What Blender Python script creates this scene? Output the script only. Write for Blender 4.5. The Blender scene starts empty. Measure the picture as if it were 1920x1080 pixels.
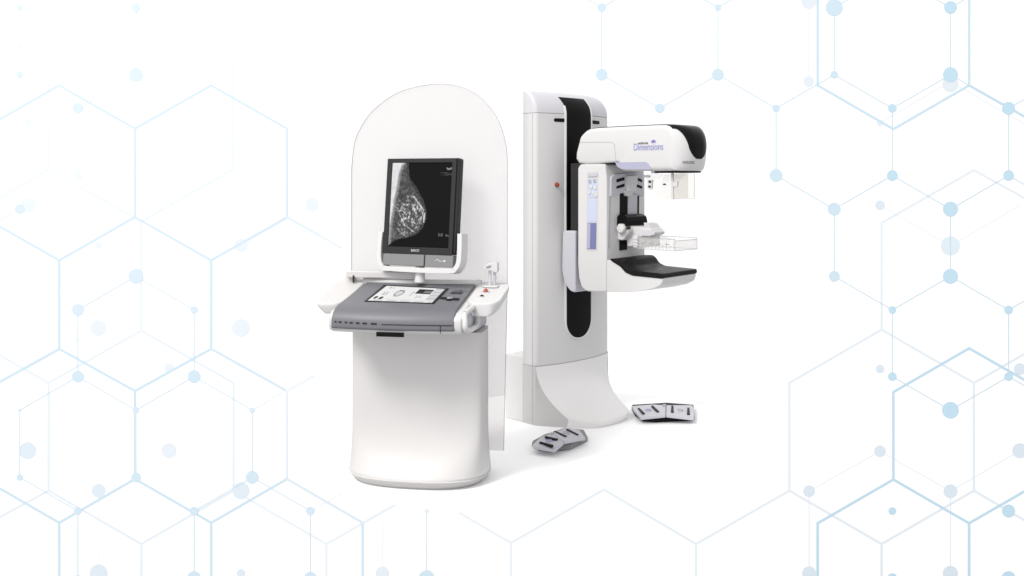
import bpy, bmesh, math, random
from mathutils import Vector, Matrix
C = bpy.context.scene
COL = C.collection
R = math.radians

# ------------------------------------------------------------------ camera
cam_data = bpy.data.cameras.new('camera')
cam = bpy.data.objects.new('camera', cam_data); COL.objects.link(cam)
cam.location = (0, 0, 1.6); cam.rotation_euler = (R(90), 0, 0)
cam_data.sensor_width = 36; cam_data.lens = 33.75
cam_data.shift_y = -205 / 1920
cam_data.clip_start = 0.1; cam_data.clip_end = 100
C.camera = cam

# ------------------------------------------------------------------ studio light
C.view_settings.view_transform = 'Standard'; C.view_settings.look = 'None'
C.view_settings.exposure = 0; C.view_settings.gamma = 1
C.view_settings.use_curve_mapping = False
world = bpy.data.worlds.new('World'); C.world = world; world.use_nodes = True
nt = world.node_tree; nt.nodes.clear()
def wn(t, **k):
    n = nt.nodes.new(t)
    for a, b in k.items(): setattr(n, a, b)
    return n
tc = wn('ShaderNodeTexCoord')
def term(direction, col, strength, power):
    d = wn('ShaderNodeVectorMath', operation='DOT_PRODUCT'); d.inputs[1].default_value = Vector(direction).normalized()
    nt.links.new(tc.outputs['Generated'], d.inputs[0])
    m = wn('ShaderNodeMath', operation='MULTIPLY_ADD'); m.inputs[1].default_value = .5; m.inputs[2].default_value = .5
    nt.links.new(d.outputs['Value'], m.inputs[0])
    p = wn('ShaderNodeMath', operation='POWER'); p.inputs[1].default_value = power; p.use_clamp = False
    nt.links.new(m.outputs[0], p.inputs[0])
    s = wn('ShaderNodeVectorMath', operation='SCALE'); s.inputs[0].default_value = [c * strength for c in col]
    nt.links.new(p.outputs[0], s.inputs['Scale'])
    return s
base = (0.16, 0.16, 0.168)
terms = [term((-.7, -.65, .2), (1, .99, .975), .80, 4), term((0, 0, 1), (1, 1, 1), .86, 3), term((.65, -.95, -.3), (.97, .97, 1), .64, 3)]
acc = wn('ShaderNodeVectorMath', operation='ADD'); acc.inputs[0].default_value = base
nt.links.new(terms[0].outputs[0], acc.inputs[1])
for t in terms[1:]:
    a2 = wn('ShaderNodeVectorMath', operation='ADD')
    nt.links.new(acc.outputs[0], a2.inputs[0]); nt.links.new(t.outputs[0], a2.inputs[1]); acc = a2
bg = wn('ShaderNodeBackground'); bg.inputs['Strength'].default_value = 1.0
nt.links.new(acc.outputs[0], bg.inputs['Color'])
wo = wn('ShaderNodeOutputWorld'); nt.links.new(bg.outputs[0], wo.inputs['Surface'])

def area(name, loc, target, size, power, col=(1, 1, 1)):
    l = bpy.data.lights.new(name, 'AREA'); l.shape = 'DISK'; l.size = size; l.energy = power; l.color = col
    o = bpy.data.objects.new(name, l); COL.objects.link(o); o.location = loc
    o.rotation_euler = (Vector(target) - Vector(loc)).to_track_quat('-Z', 'Y').to_euler()
    return o
area('softbox_lamp', (-8.5, -3.5, 13.5), (-.1, 5.6, .9), 5.4, 2400, (1, .985, .96))

# ------------------------------------------------------------------ materials
def mat(name, col, rough=.4, spec=.5, metal=0, noise=0, nscale=40, bump=0, coat=0):
    m = bpy.data.materials.new(name); m.use_nodes = True
    n = m.node_tree; b = n.nodes['Principled BSDF']
    b.inputs['Base Color'].default_value = (*col, 1); b.inputs['Roughness'].default_value = rough
    b.inputs['Specular IOR Level'].default_value = spec; b.inputs['Metallic'].default_value = metal
    b.inputs['Coat Weight'].default_value = coat
    t = n.nodes.new('ShaderNodeTexCoord'); z = n.nodes.new('ShaderNodeTexNoise'); z.inputs['Scale'].default_value = nscale
    z.inputs['Detail'].default_value = 4
    n.links.new(t.outputs['Object'], z.inputs['Vector'])
    if noise:
        mx = n.nodes.new('ShaderNodeMapRange'); mx.inputs['To Min'].default_value = rough - noise; mx.inputs['To Max'].default_value = rough + noise
        n.links.new(z.outputs['Fac'], mx.inputs['Value']); n.links.new(mx.outputs['Result'], b.inputs['Roughness'])
    if bump:
        bp = n.nodes.new('ShaderNodeBump'); bp.inputs['Strength'].default_value = bump; bp.inputs['Distance'].default_value = .002
        n.links.new(z.outputs['Fac'], bp.inputs['Height']); n.links.new(bp.outputs['Normal'], b.inputs['Normal'])
    return m
WHITE = mat('white_moulded_plastic', (.60, .592, .588), .42, .4, noise=.06)
WARM = mat('warm_white_plastic', (.555, .543, .536), .45, .4, noise=.06)
COOL = mat('cool_grey_white_plastic', (.48, .478, .515), .45, .4, noise=.05)
LILAC = mat('lilac_plastic', (.37, .37, .48), .4, .4, noise=.05)
PALEBLUE = mat('pale_blue_plastic', (.49, .54, .67), .4, .4, noise=.05)
DEEPBLUE = mat('slate_blue_plastic', (.155, .17, .33), .35, .4, noise=.05)
GREY = mat('grey_console_plastic', (.135, .135, .15), .45, .4, noise=.06, nscale=120)
MIDGREY = mat('mid_grey_plastic', (.20, .20, .205), .45, .4, noise=.05)
DARK = mat('dark_grey_plastic', (.022, .021, .022), .4, .25, noise=.05)
BLACK = mat('glossy_black_plastic', (.005, .005, .005), .3, .1, noise=.04)
BLACKM = mat('satin_black_plastic', (.006, .006, .006), .5, .12, noise=.05)
CAP = mat('cap_plastic', (.56, .552, .575), .4, .4, noise=.05)
LIP = mat('grey_lip_plastic', (.42, .412, .408), .5, .4, noise=.05)  # greyer tone for the band along the pedestal's bottom edge
SIDE = mat('base_shaded_plastic', (.50, .49, .485), .45, .4, noise=.06)  # darker copy for the gantry base flanks, their shade painted into the colour
FOOT = mat('base_lit_plastic', (.74, .728, .72), .45, .4, noise=.06)  # paler copy for the upward-facing flare, light from above put into the colour
CARBON = mat('black_composite', (.007, .0065, .007), .42, .16, noise=.1, nscale=14, bump=.25)
SEAM = mat('seam_shadow_gap', (.42, .42, .44), .8, .1)
STEEL = mat('brushed_steel', (.55, .55, .57), .35, .5, metal=.8, noise=.08)
PEDAL = mat('pedal_grey_paint', (.46, .46, .50), .35, .5, noise=.1, nscale=25)
RED = mat('red_button_plastic', (.34, .06, .03), .3, .5)
INK = mat('violet_ink', (.30, .30, .56), .6, .2)
INKDARK = mat('dark_ink', (.05, .05, .06), .6, .2)
INKLIGHT = mat('light_ink', (.6, .6, .6), .6, .2)

def acrylic(name, clear, tint, diff):
    m = bpy.data.materials.new(name); m.use_nodes = True; n = m.node_tree; n.nodes.clear()
    o = n.nodes.new('ShaderNodeOutputMaterial'); t = n.nodes.new('ShaderNodeBsdfTransparent'); t.inputs[0].default_value = (*tint, 1)
    p = n.nodes.new('ShaderNodeBsdfPrincipled'); p.inputs['Base Color'].default_value = (*diff, 1); p.inputs['Roughness'].default_value = .2
    mix = n.nodes.new('ShaderNodeMixShader'); mix.inputs[0].default_value = clear
    n.links.new(p.outputs[0], mix.inputs[1]); n.links.new(t.outputs[0], mix.inputs[2]); n.links.new(mix.outputs[0], o.inputs[0])
    return m
SHIELD = acrylic('clear_shield_acrylic', .80, (.868, .86, .858), (.82, .80, .80))
EDGE = acrylic('acrylic_edge', .6, (.88, .88, .88), (.48, .48, .48))
CLEAR = acrylic('clear_polycarbonate', .86, (.93, .92, .90), (.8, .8, .8))
PADDLE = acrylic('paddle_polycarbonate', .82, (.975, .97, .965), (.88, .88, .88))
CLEAREDGE = acrylic('polycarbonate_edge', .6, (.93, .93, .93), (.55, .55, .56))

def vcol_mat(name, emit, rough=.5, spec=.3):
    m = bpy.data.materials.new(name); m.use_nodes = True; n = m.node_tree; b = n.nodes['Principled BSDF']
    a = n.nodes.new('ShaderNodeAttribute'); a.attribute_name = 'tint'
    b.inputs['Roughness'].default_value = rough; b.inputs['Specular IOR Level'].default_value = spec
    if emit:
        b.inputs['Base Color'].default_value = (.004, .004, .004, 1)
        n.links.new(a.outputs['Color'], b.inputs['Emission Color']); b.inputs['Emission Strength'].default_value = emit
    else:
        n.links.new(a.outputs['Color'], b.inputs['Base Color'])
    return m
SCREEN = vcol_mat('lit_screen', .9, .3, .06)
PRINT = vcol_mat('printed_backdrop', 0, .9, 0)

# ------------------------------------------------------------------ mesh helpers
class MB:
    def __init__(s): s.v = []; s.f = []; s.c = []
    def add(s, verts, faces, col=None):
        b = len(s.v); s.v += [tuple(p) for p in verts]
        s.f += [tuple(i + b for i in f) for f in faces]; s.c += [col] * len(faces); return s
    def box(s, x0, x1, y0, y1, z0, z1):
        v = [(x, y, z) for x in (x0, x1) for y in (y0, y1) for z in (z0, z1)]
        return s.add(v, [(0, 1, 3, 2), (4, 6, 7, 5), (0, 4, 5, 1), (2, 3, 7, 6), (0, 2, 6, 4), (1, 5, 7, 3)])
    def loft(s, rings, caps=True, closed=True):
        n = len(rings[0]); v = [p for r in rings for p in r]; f = []
        for i in range(len(rings) - 1):
            for j in range(n if closed else n - 1):
                k = (j + 1) % n; f.append((i * n + j, i * n + k, (i + 1) * n + k, (i + 1) * n + j))
        if caps and closed:
            f.append(tuple(range(n - 1, -1, -1))); f.append(tuple((len(rings) - 1) * n + j for j in range(n)))
        return s.add(v, f)
    def tube(s, pts, r, n=10, caps=True):
        rings = []; P = [Vector(p) for p in pts]; rad = r if isinstance(r, (list, tuple)) else [r] * len(P)
        up = None
        for i, p in enumerate(P):
            d = (P[min(i + 1, len(P) - 1)] - P[max(i - 1, 0)]).normalized()
            if up is None: up = Vector((0, 0, 1)) if abs(d.z) < .9 else Vector((1, 0, 0))
            a = d.cross(up).normalized(); b = a.cross(d).normalized(); up = b
            rings.append([p + (a * math.cos(2 * math.pi * k / n) + b * math.sin(2 * math.pi * k / n)) * rad[i] for k in range(n)])
        return s.loft(rings, caps)
    def build(s, name, m, parent=None, bevel=0, seg=3, smooth=40, lim=35):
        me = bpy.data.meshes.new(name); me.from_pydata(s.v, [], s.f); me.validate()
        if any(c is not None for c in s.c):
            at = me.color_attributes.new('tint', 'FLOAT_COLOR', 'CORNER')
            for p, c in zip(me.polygons, s.c):
                for li in p.loop_indices: at.data[li].color = (*(c or (1, 1, 1)), 1)
        bm = bmesh.new(); bm.from_mesh(me); bmesh.ops.recalc_face_normals(bm, faces=bm.faces); bm.to_mesh(me); bm.free()
        me.materials.append(m)
        o = bpy.data.objects.new(name, me); COL.objects.link(o)
        if parent: o.parent = parent
        me.shade_smooth() if hasattr(me, 'shade_smooth') else None
        if bevel:
            md = o.modifiers.new('bevel', 'BEVEL'); md.width = bevel; md.segments = seg; md.limit_method = 'ANGLE'; md.angle_limit = R(lim)
            md.use_clamp_overlap = True
            w = o.modifiers.new('wn', 'WEIGHTED_NORMAL'); w.keep_sharp = True
        else:
            me.set_sharp_from_angle(angle=R(smooth))
        return o

def smooth_poly(pts, n=4, closed=True):                       # Catmull-Rom through the points
    out = []; m = len(pts)
    for i in range(m if closed else m - 1):
        g = lambda k: Vector(pts[(i + k) % m] if closed else pts[min(max(i + k, 0), m - 1)])
        p0, p1, p2, p3 = g(-1), g(0), g(1), g(2)
        for j in range(n):
            t = j / n
            out.append(tuple(.5 * ((2 * p1) + (p2 - p0) * t + (2 * p0 - 5 * p1 + 4 * p2 - p3) * t * t + (3 * p1 - p0 - 3 * p2 + p3) * t ** 3)))
    if not closed: out.append(tuple(pts[-1]))
    return out
def round_poly(pts, r, n=5):                                  # fillet every corner of a polygon
    out = []; m = len(pts); rr = r if isinstance(r, (list, tuple)) else [r] * m
    for i in range(m):
        p, a, b = Vector(pts[i]), Vector(pts[i - 1]), Vector(pts[(i + 1) % m])
        q = min(rr[i], (a - p).length * .48, (b - p).length * .48)
        if q < 1e-5: out.append(tuple(p)); continue
        s, e = p + (a - p).normalized() * q, p + (b - p).normalized() * q
        for k in range(n + 1):
            t = k / n; out.append(tuple(s * (1 - t) ** 2 + p * 2 * t * (1 - t) + e * t * t))
    return out
def prism(pts, axis, a, b):                                   # polygon pulled along an axis
    f = {'x': lambda p, q: (q, p[0], p[1]), 'y': lambda p, q: (p[0], q, p[1]), 'z': lambda p, q: (p[0], p[1], q)}[axis]
    return MB().loft([[f(p, a) for p in pts], [f(p, b) for p in pts]])
def rect(x0, x1, y0, y1): return [(x0, y0), (x1, y0), (x1, y1), (x0, y1)]
def disc(cx, cy, r, n=24): return [(cx + r * math.cos(2 * math.pi * k / n), cy + r * math.sin(2 * math.pi * k / n)) for k in range(n)]
def thing(name, label, cat, loc, rz=0, group=None):
    o = bpy.data.objects.new(name, None); COL.objects.link(o); o.location = loc; o.rotation_euler = (0, 0, rz)
    o.empty_display_size = .1
    o['label'] = label; o['category'] = cat
    if group: o['group'] = group
    return o
def text(name, body, m, parent, size, mw, width=None, extrude=.0004, outline=None):
    cu = bpy.data.curves.new(name, 'FONT'); cu.body = body; cu.size = size; cu.extrude = extrude; cu.align_x = 'LEFT'
    if outline: cu.offset = outline
    t = bpy.data.objects.new(name, cu); COL.objects.link(t)
    bpy.context.view_layer.update()
    me = bpy.data.meshes.new_from_object(t.evaluated_get(bpy.context.evaluated_depsgraph_get()))
    bpy.data.objects.remove(t)
    me.name = name; me.materials.clear(); me.materials.append(m)
    if width:
        xs = [v.co.x for v in me.vertices]; k = width / (max(xs) - min(xs)); x0 = min(xs)
        for v in me.vertices: v.co.x = (v.co.x - x0) * k
    o = bpy.data.objects.new(name, me); COL.objects.link(o); o.parent = parent; o.matrix_local = mw
    return o
def frame(o, x, y):                                           # matrix from origin and the text's right / up directions
    x = Vector(x).normalized(); y = Vector(y); y = (y - x * y.dot(x)).normalized(); z = x.cross(y)
    return Matrix(((x.x, y.x, z.x, o[0]), (x.y, y.y, z.y, o[1]), (x.z, y.z, z.z, o[2]), (0, 0, 0, 1)))

# ------------------------------------------------------------------ setting: printed studio backdrop
BY = 12.0
def lin(c): return tuple(.785 * ((x / 255 + .055) / 1.055) ** 2.4 for x in c)      # ink on matt paper
bk = MB(); bcount = [0]
bk.add([(-14, BY, -6.5), (14, BY, -6.5), (14, BY, 9), (-14, BY, 9)], [(0, 1, 2, 3)], (.885, .89, .897))
def bp(x, y): return ((x - 960) / 150., 1.6 - (y - 335) / 150.)
def bline(pts, wid, col, lay):
    # every run of a printed line is a thin strip; colour may run from one end to the other
    for (a, b) in zip(pts, pts[1:]):
        (x0, z0), (x1, z1) = bp(*a), bp(*b); d = Vector((x1 - x0, z1 - z0)); L = d.length; d /= L; n = Vector((-d.y, d.x)) * wid / 300
        e = d * wid / 600; bcount[0] += 1; y = BY - .0006 - lay * .0002 - bcount[0] * .00001
        q = [(x0 - e.x + n.x, y, z0 - e.y + n.y), (x0 - e.x - n.x, y, z0 - e.y - n.y), (x1 + e.x - n.x, y, z1 + e.y - n.y), (x1 + e.x + n.x, y, z1 + e.y + n.y)]
        bk.add(q, [(0, 1, 2, 3)], lin(col))
def bdot(x, y, r, col, lay):
    cx, cz = bp(x, y); bcount[0] += 1; yy = BY - .0006 - lay * .0002 - bcount[0] * .00001
    bk.add([(px, yy, pz) for px, pz in disc(cx, cz, r / 150., 28)], [tuple(range(28))], lin(col))
P1, P2, P3, P4 = (219, 236, 248), (229, 240, 248), (236, 244, 250), (242, 248, 252)
B1, B2 = (213, 235, 246), (203, 231, 246)
# large pale hexagons
for pts, c in [([(-60, 30), (0, 68), (91, 118), (255, 23), (437, 118), (437, 318), (265, 415), (91, 318), (91, 118)], P3), ([(91, 318), (-30, 388)], P3),
               ([(265, 415), (265, 620), (91, 718), (-60, 632)], P3), ([(265, 620), (438, 718), (438, 920), (265, 1020), (91, 920), (91, 718)], P3),
               ([(91, 920), (-60, 1002)], P3), ([(265, 1020), (265, 1190)], P3), ([(438, 920), (612, 1020), (770, 930)], P4), ([(612, 1020), (612, 1180)], P4),
               ([(1480, 718), (1653, 618), (1826, 718), (1826, 920), (1653, 1020), (1480, 920), (1480, 718)], (239, 247, 252)),
               ([(1653, 618), (1653, 418), (1826, 319), (1960, 393)], (241, 248, 252)), ([(1826, 718), (1980, 630)], (239, 247, 252)), ([(1826, 920), (1980, 1010)], (239, 247, 252)),
               ([(1480, 920), (1305, 1020), (1305, 1190)], (240, 248, 252)), ([(1305, 1020), (1132, 918)], (240, 248, 252)), ([(1132, 918), (958, 1018), (958, 1190)], (241, 248, 252)),
               ([(958, 1018), (862, 962)], P4), ([(1653, 1020), (1653, 1190)], (239, 247, 252))]:
    bline(pts, 4.6, c, 0)
# fine second network
for pts, c in [([(0, 203), (52, 230), (52, 385), (185, 460), (185, 615), (52, 690), (52, 845), (185, 920), (185, 1075)], P4), ([(185, 460), (316, 384), (452, 460), (452, 615)], P4),
               ([(452, 460), (585, 384)], P4), ([(185, 615), (317, 690), (317, 845), (185, 920)], P4), ([(317, 690), (452, 615), (490, 636)], P4), ([(317, 845), (452, 920), (452, 1075)], P4),
               ([(52, 845), (-20, 885)], P4), ([(717, 980), (717, 1075)], P4),
               ([(1516, 3), (1516, 153)], P3), ([(1650, 230), (1650, 385), (1782, 461), (1912, 385)], (240, 248, 251)), ([(1650, 230), (1782, 153), (1920, 232)], P3),
               ([(1517, 921), (1650, 846), (1782, 921), (1912, 845)], (238, 247, 251)), ([(1517, 921), (1517, 1075)], P3), ([(1782, 921), (1782, 1075)], P3)]:
    bline(pts, 1.4, c, 1)
for x, y, r, c in [(52, 230, 8, P3), (52, 385, 14, P3), (185, 460, 6, P3), (316, 384, 6, P4), (452, 460, 13, P3), (585, 384, 13, P3), (52, 845, 16, P2), (185, 615, 15, P3),
                   (317, 690, 9, P3), (452, 615, 17, P3), (317, 845, 14, P3), (185, 920, 13, P2), (452, 920, 16, P2), (185, 1075, 17, P2), (452, 1075, 8, P2), (717, 1075, 13, P3),
                   (1516, 3, 14, P3), (1516, 153, 10, P3), (1650, 230, 6, P3), (1782, 158, 15, P3), (1650, 385, 9, P2), (1782, 461, 18, (233, 245, 252)), (1650, 692, 8, P2), (1650, 846, 11, P2),
                   (1517, 921, 11, P2), (1782, 921, 13, P2), (1517, 1075, 13, P2), (1782, 1075, 14, P2), (1912, 692, 11, P2), (1912, 845, 14, P2)]:
    bdot(x, y, r, c, 2)
# bold hexagons
for pts, c in [([(-31, 241), (111, 160), (253, 241), (396, 160), (538, 241), (538, 407), (396, 488), (253, 407), (253, 241)], P1), ([(253, 407), (111, 488), (-31, 407)], P1),
               ([(111, 488), (111, 654), (253, 733), (396, 654), (396, 488)], B1), ([(111, 654), (-31, 733)], B1), ([(538, 407), (600, 442)], P2), ([(600, 442), (640, 465)], P3),
               ([(253, 733), (253, 898), (111, 980), (111, 1190)], B1), ([(253, 898), (396, 980), (396, 1190)], B1), ([(111, 980), (-31, 898)], B1),
               ([(396, 654), (538, 733)], P1), ([(538, 733), (538, 898)], P3), ([(396, 980), (538, 898)], B1), ([(538, 898), (680, 980)], P2), ([(680, 980), (680, 1190)], P1), ([(538, 733), (590, 704)], P4),
               ([(680, 980), (770, 930)], P4),
               ([(1533, -90), (1533, 160), (1675, 242), (1817, 160), (1817, -90)], (214, 236, 248)), ([(1817, 160), (1980, 252)], (206, 233, 246)),
               ([(1533, 981), (1675, 899), (1675, 735), (1817, 653), (1980, 746)], B2), ([(1533, 981), (1533, 1190)], B2), ([(1675, 899), (1817, 981), (1817, 1190)], B2), ([(1817, 981), (1980, 887)], B2)]:
    bline(pts, 4.6, c, 3)
# fine network with dots
F1, F2 = (212, 232, 242), (210, 234, 243)
for pts, c in [([(70, -5), (37, 14), (37, 140), (146, 203), (255, 140), (255, 14), (225, -3)], P2), ([(255, 518), (146, 581), (146, 706), (37, 769), (37, 895), (146, 958), (146, 1110)], F1),
               ([(255, 518), (364, 581), (364, 706), (255, 769), (146, 706)], F1), ([(364, 706), (473, 769), (473, 895), (364, 958), (364, 1110)], F1), ([(255, 769), (255, 895)], P2),
               ([(473, 895), (582, 958), (582, 1110)], F1), ([(473, 769), (530, 736)], P3), ([(582, 958), (640, 926)], P4), ([(800, 958), (800, 1084)], F1), ([(37, 392), (-10, 418)], P2),
               ([(1100, -2), (1128, 14), (1128, 140), (1237, 203), (1346, 140), (1346, 14), (1316, -3)], F1), ([(1128, 14), (1158, -3)], F1), ([(1346, 14), (1376, -3)], F1),
               ([(1346, 140), (1455, 203), (1455, 329), (1564, 392), (1564, 518), (1673, 581), (1673, 706), (1782, 769), (1891, 706), (1891, 581), (1782, 518), (1782, 392), (1891, 329), (1891, 203), (1782, 140), (1782, 14), (1752, -3)], F2),
               ([(1455, 203), (1564, 140), (1564, 14), (1594, -3)], F2), ([(1564, 140), (1673, 203), (1782, 140)], F2), ([(1673, 203), (1673, 329), (1564, 392)], F2), ([(1673, 329), (1782, 392)], F2),
               ([(1782, 518), (1673, 581)], F2), ([(1891, 203), (1940, 175)], F2), ([(1891, 706), (1940, 734)], F2), ([(1891, 581), (1940, 553)], F2), ([(1782, 14), (1812, -3)], F2), ([(1891, 329), (1940, 357)], F2)]:
    bline(pts, 1.5, c, 4)
D1, D2, D3 = (222, 237, 248), (216, 236, 247), (204, 232, 247)
for x, y, r, c in [(37, 14, 5, D1), (37, 140, 6, D1), (255, 14, 8, D1), (255, 140, 13, D1), (146, 203, 10, D1), (146, 329, 8, (238, 246, 251)), (37, 392, 9, D1), (255, 518, 14, D1), (146, 581, 11, D1),
                   (364, 581, 7, D1), (146, 706, 11, D2), (364, 706, 12, D2), (37, 769, 3, D1), (255, 769, 6, D1), (473, 769, 5, D1), (255, 895, 9, D2), (37, 895, 6, D2), (473, 895, 12, D2),
                   (146, 958, 7, D2), (364, 958, 8, D2), (582, 958, 8, D1), (146, 1084, 6, D2), (364, 1084, 13, D2), (582, 1084, 12, D2), (800, 958, 4, P3), (800, 1084, 15, D2),
                   (1128, 14, 8, D2), (1128, 140, 11, D2), (1237, 203, 9, D2), (1346, 14, 6, D2), (1346, 140, 11, D2), (1455, 203, 7, D2), (1455, 329, 12, D2), (1564, 14, 16, D2), (1564, 140, 7, D2),
                   (1673, 203, 8, D3), (1782, 14, 12, D3), (1782, 140, 14, D3), (1891, 203, 12, D3), (1891, 329, 10, D3), (1673, 329, 10, D3), (1564, 392, 12, D2), (1782, 392, 14, D3), (1564, 518, 10, D2),
                   (1782, 518, 14, D3), (1673, 581, 7, D3), (1891, 581, 8, D3), (1673, 706, 8, D3), (1891, 706, 8, D3), (1782, 769, 15.5, D3), (1673, 958, 7, D3), (1891, 958, 12, D3), (1673, 1084, 9, D3), (1891, 1084, 13, D3)]:
    bdot(x, y, r, c, 5)
backdrop = bk.build('backdrop', PRINT); backdrop['kind'] = 'structure'
FLOORM = mat('white_floor_paint', (.97, .97, .97), .8, .1, noise=.05)
fl = smooth_poly([(-0.868, 4.881), (-0.631, 4.729), (-0.288, 4.714), (-0.028, 4.966), (0.268, 5.363), (0.596, 5.647), (1.084, 5.914), (1.304, 6.261), (1.381, 6.906), (0.873, 7.146), (0.160, 7.200), (-0.589, 6.621), (-0.896, 5.760), (-0.951, 5.189)], 6)
floor = prism(fl, 'z', -.001, 0).build('floor', FLOORM); floor['kind'] = 'structure'

# ================================================================== workstation
W = thing('radiology_workstation', 'white and grey control console with arched clear shield and upright monitor showing a scan', 'workstation', (-0.5030, 5.03, 0), R(-10))
def ped_ring(z, hw, n, vf, vb=.27, N=40, cy=.16):
    out = []
    for k in range(N + 1):
        th = math.pi * (1 + k / N); c, s = math.cos(th), math.sin(th)
        out.append((-.005 + hw * math.copysign(abs(c) ** (2 / n), c), cy - (cy - vf) * abs(s) ** (2 / n), z))
    return out + [(-.005 + hw - .02, vb, z), (-.005 - hw + .02, vb, z)]
rings = []
for z in (.0, .008, .02, .032, .040, .046, .050, .054, .060, .068, .078, .09, .105, .12, .145, .175, .21, .25, .30, .36, .45, .60, .70, .80):
    k = min(1, max(0, (.36 - z) / .314)) ** 2.8
    u_ = .042 * max(0, (.044 - z) / .044) ** 1.2 + .006 * max(0, 1 - abs(z - .05) / .008) * (z > .046)
    up_, ft = ped_ring(z, .356 - u_, 12, u_), [(x - .012, y, h) for x, y, h in ped_ring(z, .384 - u_, 2.6, -.122 + u_)]
    rings.append([tuple(Vector(a) * (1 - k) + Vector(b) * k) for a, b in zip(up_, ft)])
MB().loft(rings[5:]).build('pedestal', WARM, W, smooth=28)
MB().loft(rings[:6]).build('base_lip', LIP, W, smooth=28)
# rear housing behind the pedestal front
MB().box(-.30, .30, .272, .36, .02, .95).build('rear_cover', WHITE, W, bevel=.012)
for a, b, z in ((.118, .150, .155), (.165, .180, .165)):
    pass
prism(round_poly(rect(.075, .11, .10, .155), .004), 'x', .345, .3535).build('socket_panel', DARK, W, bevel=.002)
prism(round_poly(rect(.15, .17, .10, .185), .004), 'x', .345, .3535).build('socket_panel', DARK, W, bevel=.002)
# top neck of the pedestal, a slightly proud collar
prism([(-.335, .03), (.325, .03), (.325, .27), (-.335, .27)], 'z', .803, .90).build('collar', COOL, W, bevel=.02)

# clear arched shield
SV = .235
arch = [(-0.397, 0.223), (-0.397, 0.928), (-0.437, 1.051), (-0.437, 1.407), (-0.437, 1.644), (-0.421, 1.793), (-0.384, 1.881), (-0.326, 1.963), (-0.249, 2.027), (-0.157, 2.079), (-0.036, 2.109), (0.070, 2.118), (0.174, 2.103), (0.263, 2.064), (0.337, 1.999), (0.396, 1.909), (0.431, 1.802), (0.443, 1.701), (0.443, 1.614), (0.443, 1.355), (0.443, 1.067), (0.422, 0.260)]
arch = arch[:5] + smooth_poly(arch[4:19], 4, False)[1:] + arch[19:]
arch[0] = (arch[0][0], .13); arch[-1] = (arch[-1][0], .13)
sh = prism(arch, 'y', SV, SV + .008).build('shield', SHIELD, W)
def rim(pts, y0, y1, th):
    m = MB(); n = len(pts); c = Vector((0, 1.2)); inn = []
    for i in range(n):
        a, b = Vector(pts[max(i - 1, 0)]), Vector(pts[min(i + 1, n - 1)]); d = (b - a).normalized(); nn = Vector((-d.y, d.x))
        p = Vector(pts[i]); q = p + nn * th
        if (q - c).length < (p - c).length: q = p - nn * th
        inn.append(tuple(q))
    return m.loft([[(p[0], y0, p[1]), (p[0], y1, p[1]), (q[0], y1, q[1]), (q[0], y0, q[1])] for p, q in zip(pts, inn)])
rim(arch, SV - .0015, SV + .0095, .0026).build('shield_edge', EDGE, sh)

# console
def dz(v): return .95 + .2 * (v + .28)
def console_slices(u0, u1, taper0, taper1, prof, bulge, n=14):
    sl = []
    for i in range(n + 1):
        t = i / n; q = 2 * t - 1; ring = []
        for (v, z, k) in prof:
            lo = u0 + (taper0 * (1 - k)); hi = u1 + (taper1 * (1 - k))
            ring.append((lo + (hi - lo) * t, v - bulge * k * (1 - q * q), z))
        sl.append(ring)
    return sl
prof_tray = [(.20, .96, 0), (.20, 1.035, 0), (.13, dz(.13) - .012, 0), (-.20, dz(-.2) - .014, .7), (-.265, .938, .9), (-.30, .915, 1), (-.302, .875, 1), (-.29, .845, 1), (-.25, .83, 1), (-.05, .84, .5), (.08, .88, .1)]
con = MB().loft(console_slices(-.37, .315, .03, .0, prof_tray, .025)).build('console', WHITE, W, bevel=.012)
prof_pan = [(.135, 1.02, 0), (.135, dz(.135) + .006, 0), (.0, dz(0) + .006, .3), (-.205, dz(-.205) + .006, .7), (-.240, dz(-.24) + .004, .85), (-.268, .950, .92), (-.288, .936, .95), (-.304, .914, 1), (-.312, .893, 1), (-.314, .862, 1), (-.306, .853, 1), (-.24, .853, 1), (-.1, .9, .6)]
pan = MB().loft(console_slices(-.350, .278, .035, .012, prof_pan, .025)).build('control_panel', GREY, con, bevel=.006)
# drawer seam and finger marks along the panel front
def front_v(u): q = 2 * (u + .350) / .628 - 1; return -.3145 - .025 * (1 - q * q)
def fstrip(u0, u1, z0, z1, m, name, par, n=8, off=.001):
    rr = []
    for i in range(n + 1):
        u = u0 + (u1 - u0) * i / n; v = front_v(u) - off
        rr.append([(u, v, z0), (u, v + .006, z0), (u, v + .006, z1), (u, v, z1)])
    return MB().loft(rr).build(name, m, par)
fstrip(-.08, .272, .8835, .8865, DARK, 'drawer_seam', con)
fstrip(.212, .2145, .845, .8845, DARK, 'drawer_seam', con, 2)
for k, (u, wd) in enumerate([(-.325, .01), (-.30, .016), (-.268, .012), (-.24, .016), (-.205, .018), (-.168, .022), (-.12, .03)]):
    fstrip(u - wd / 2, u + wd / 2, .886 - .0005 * k, .892 - .0003 * k, DARK, 'status_mark', con, 3)
fstrip(-.105, .035, .826, .848, BLACK, 'keyboard_slot', con, 6, .006)
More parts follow.
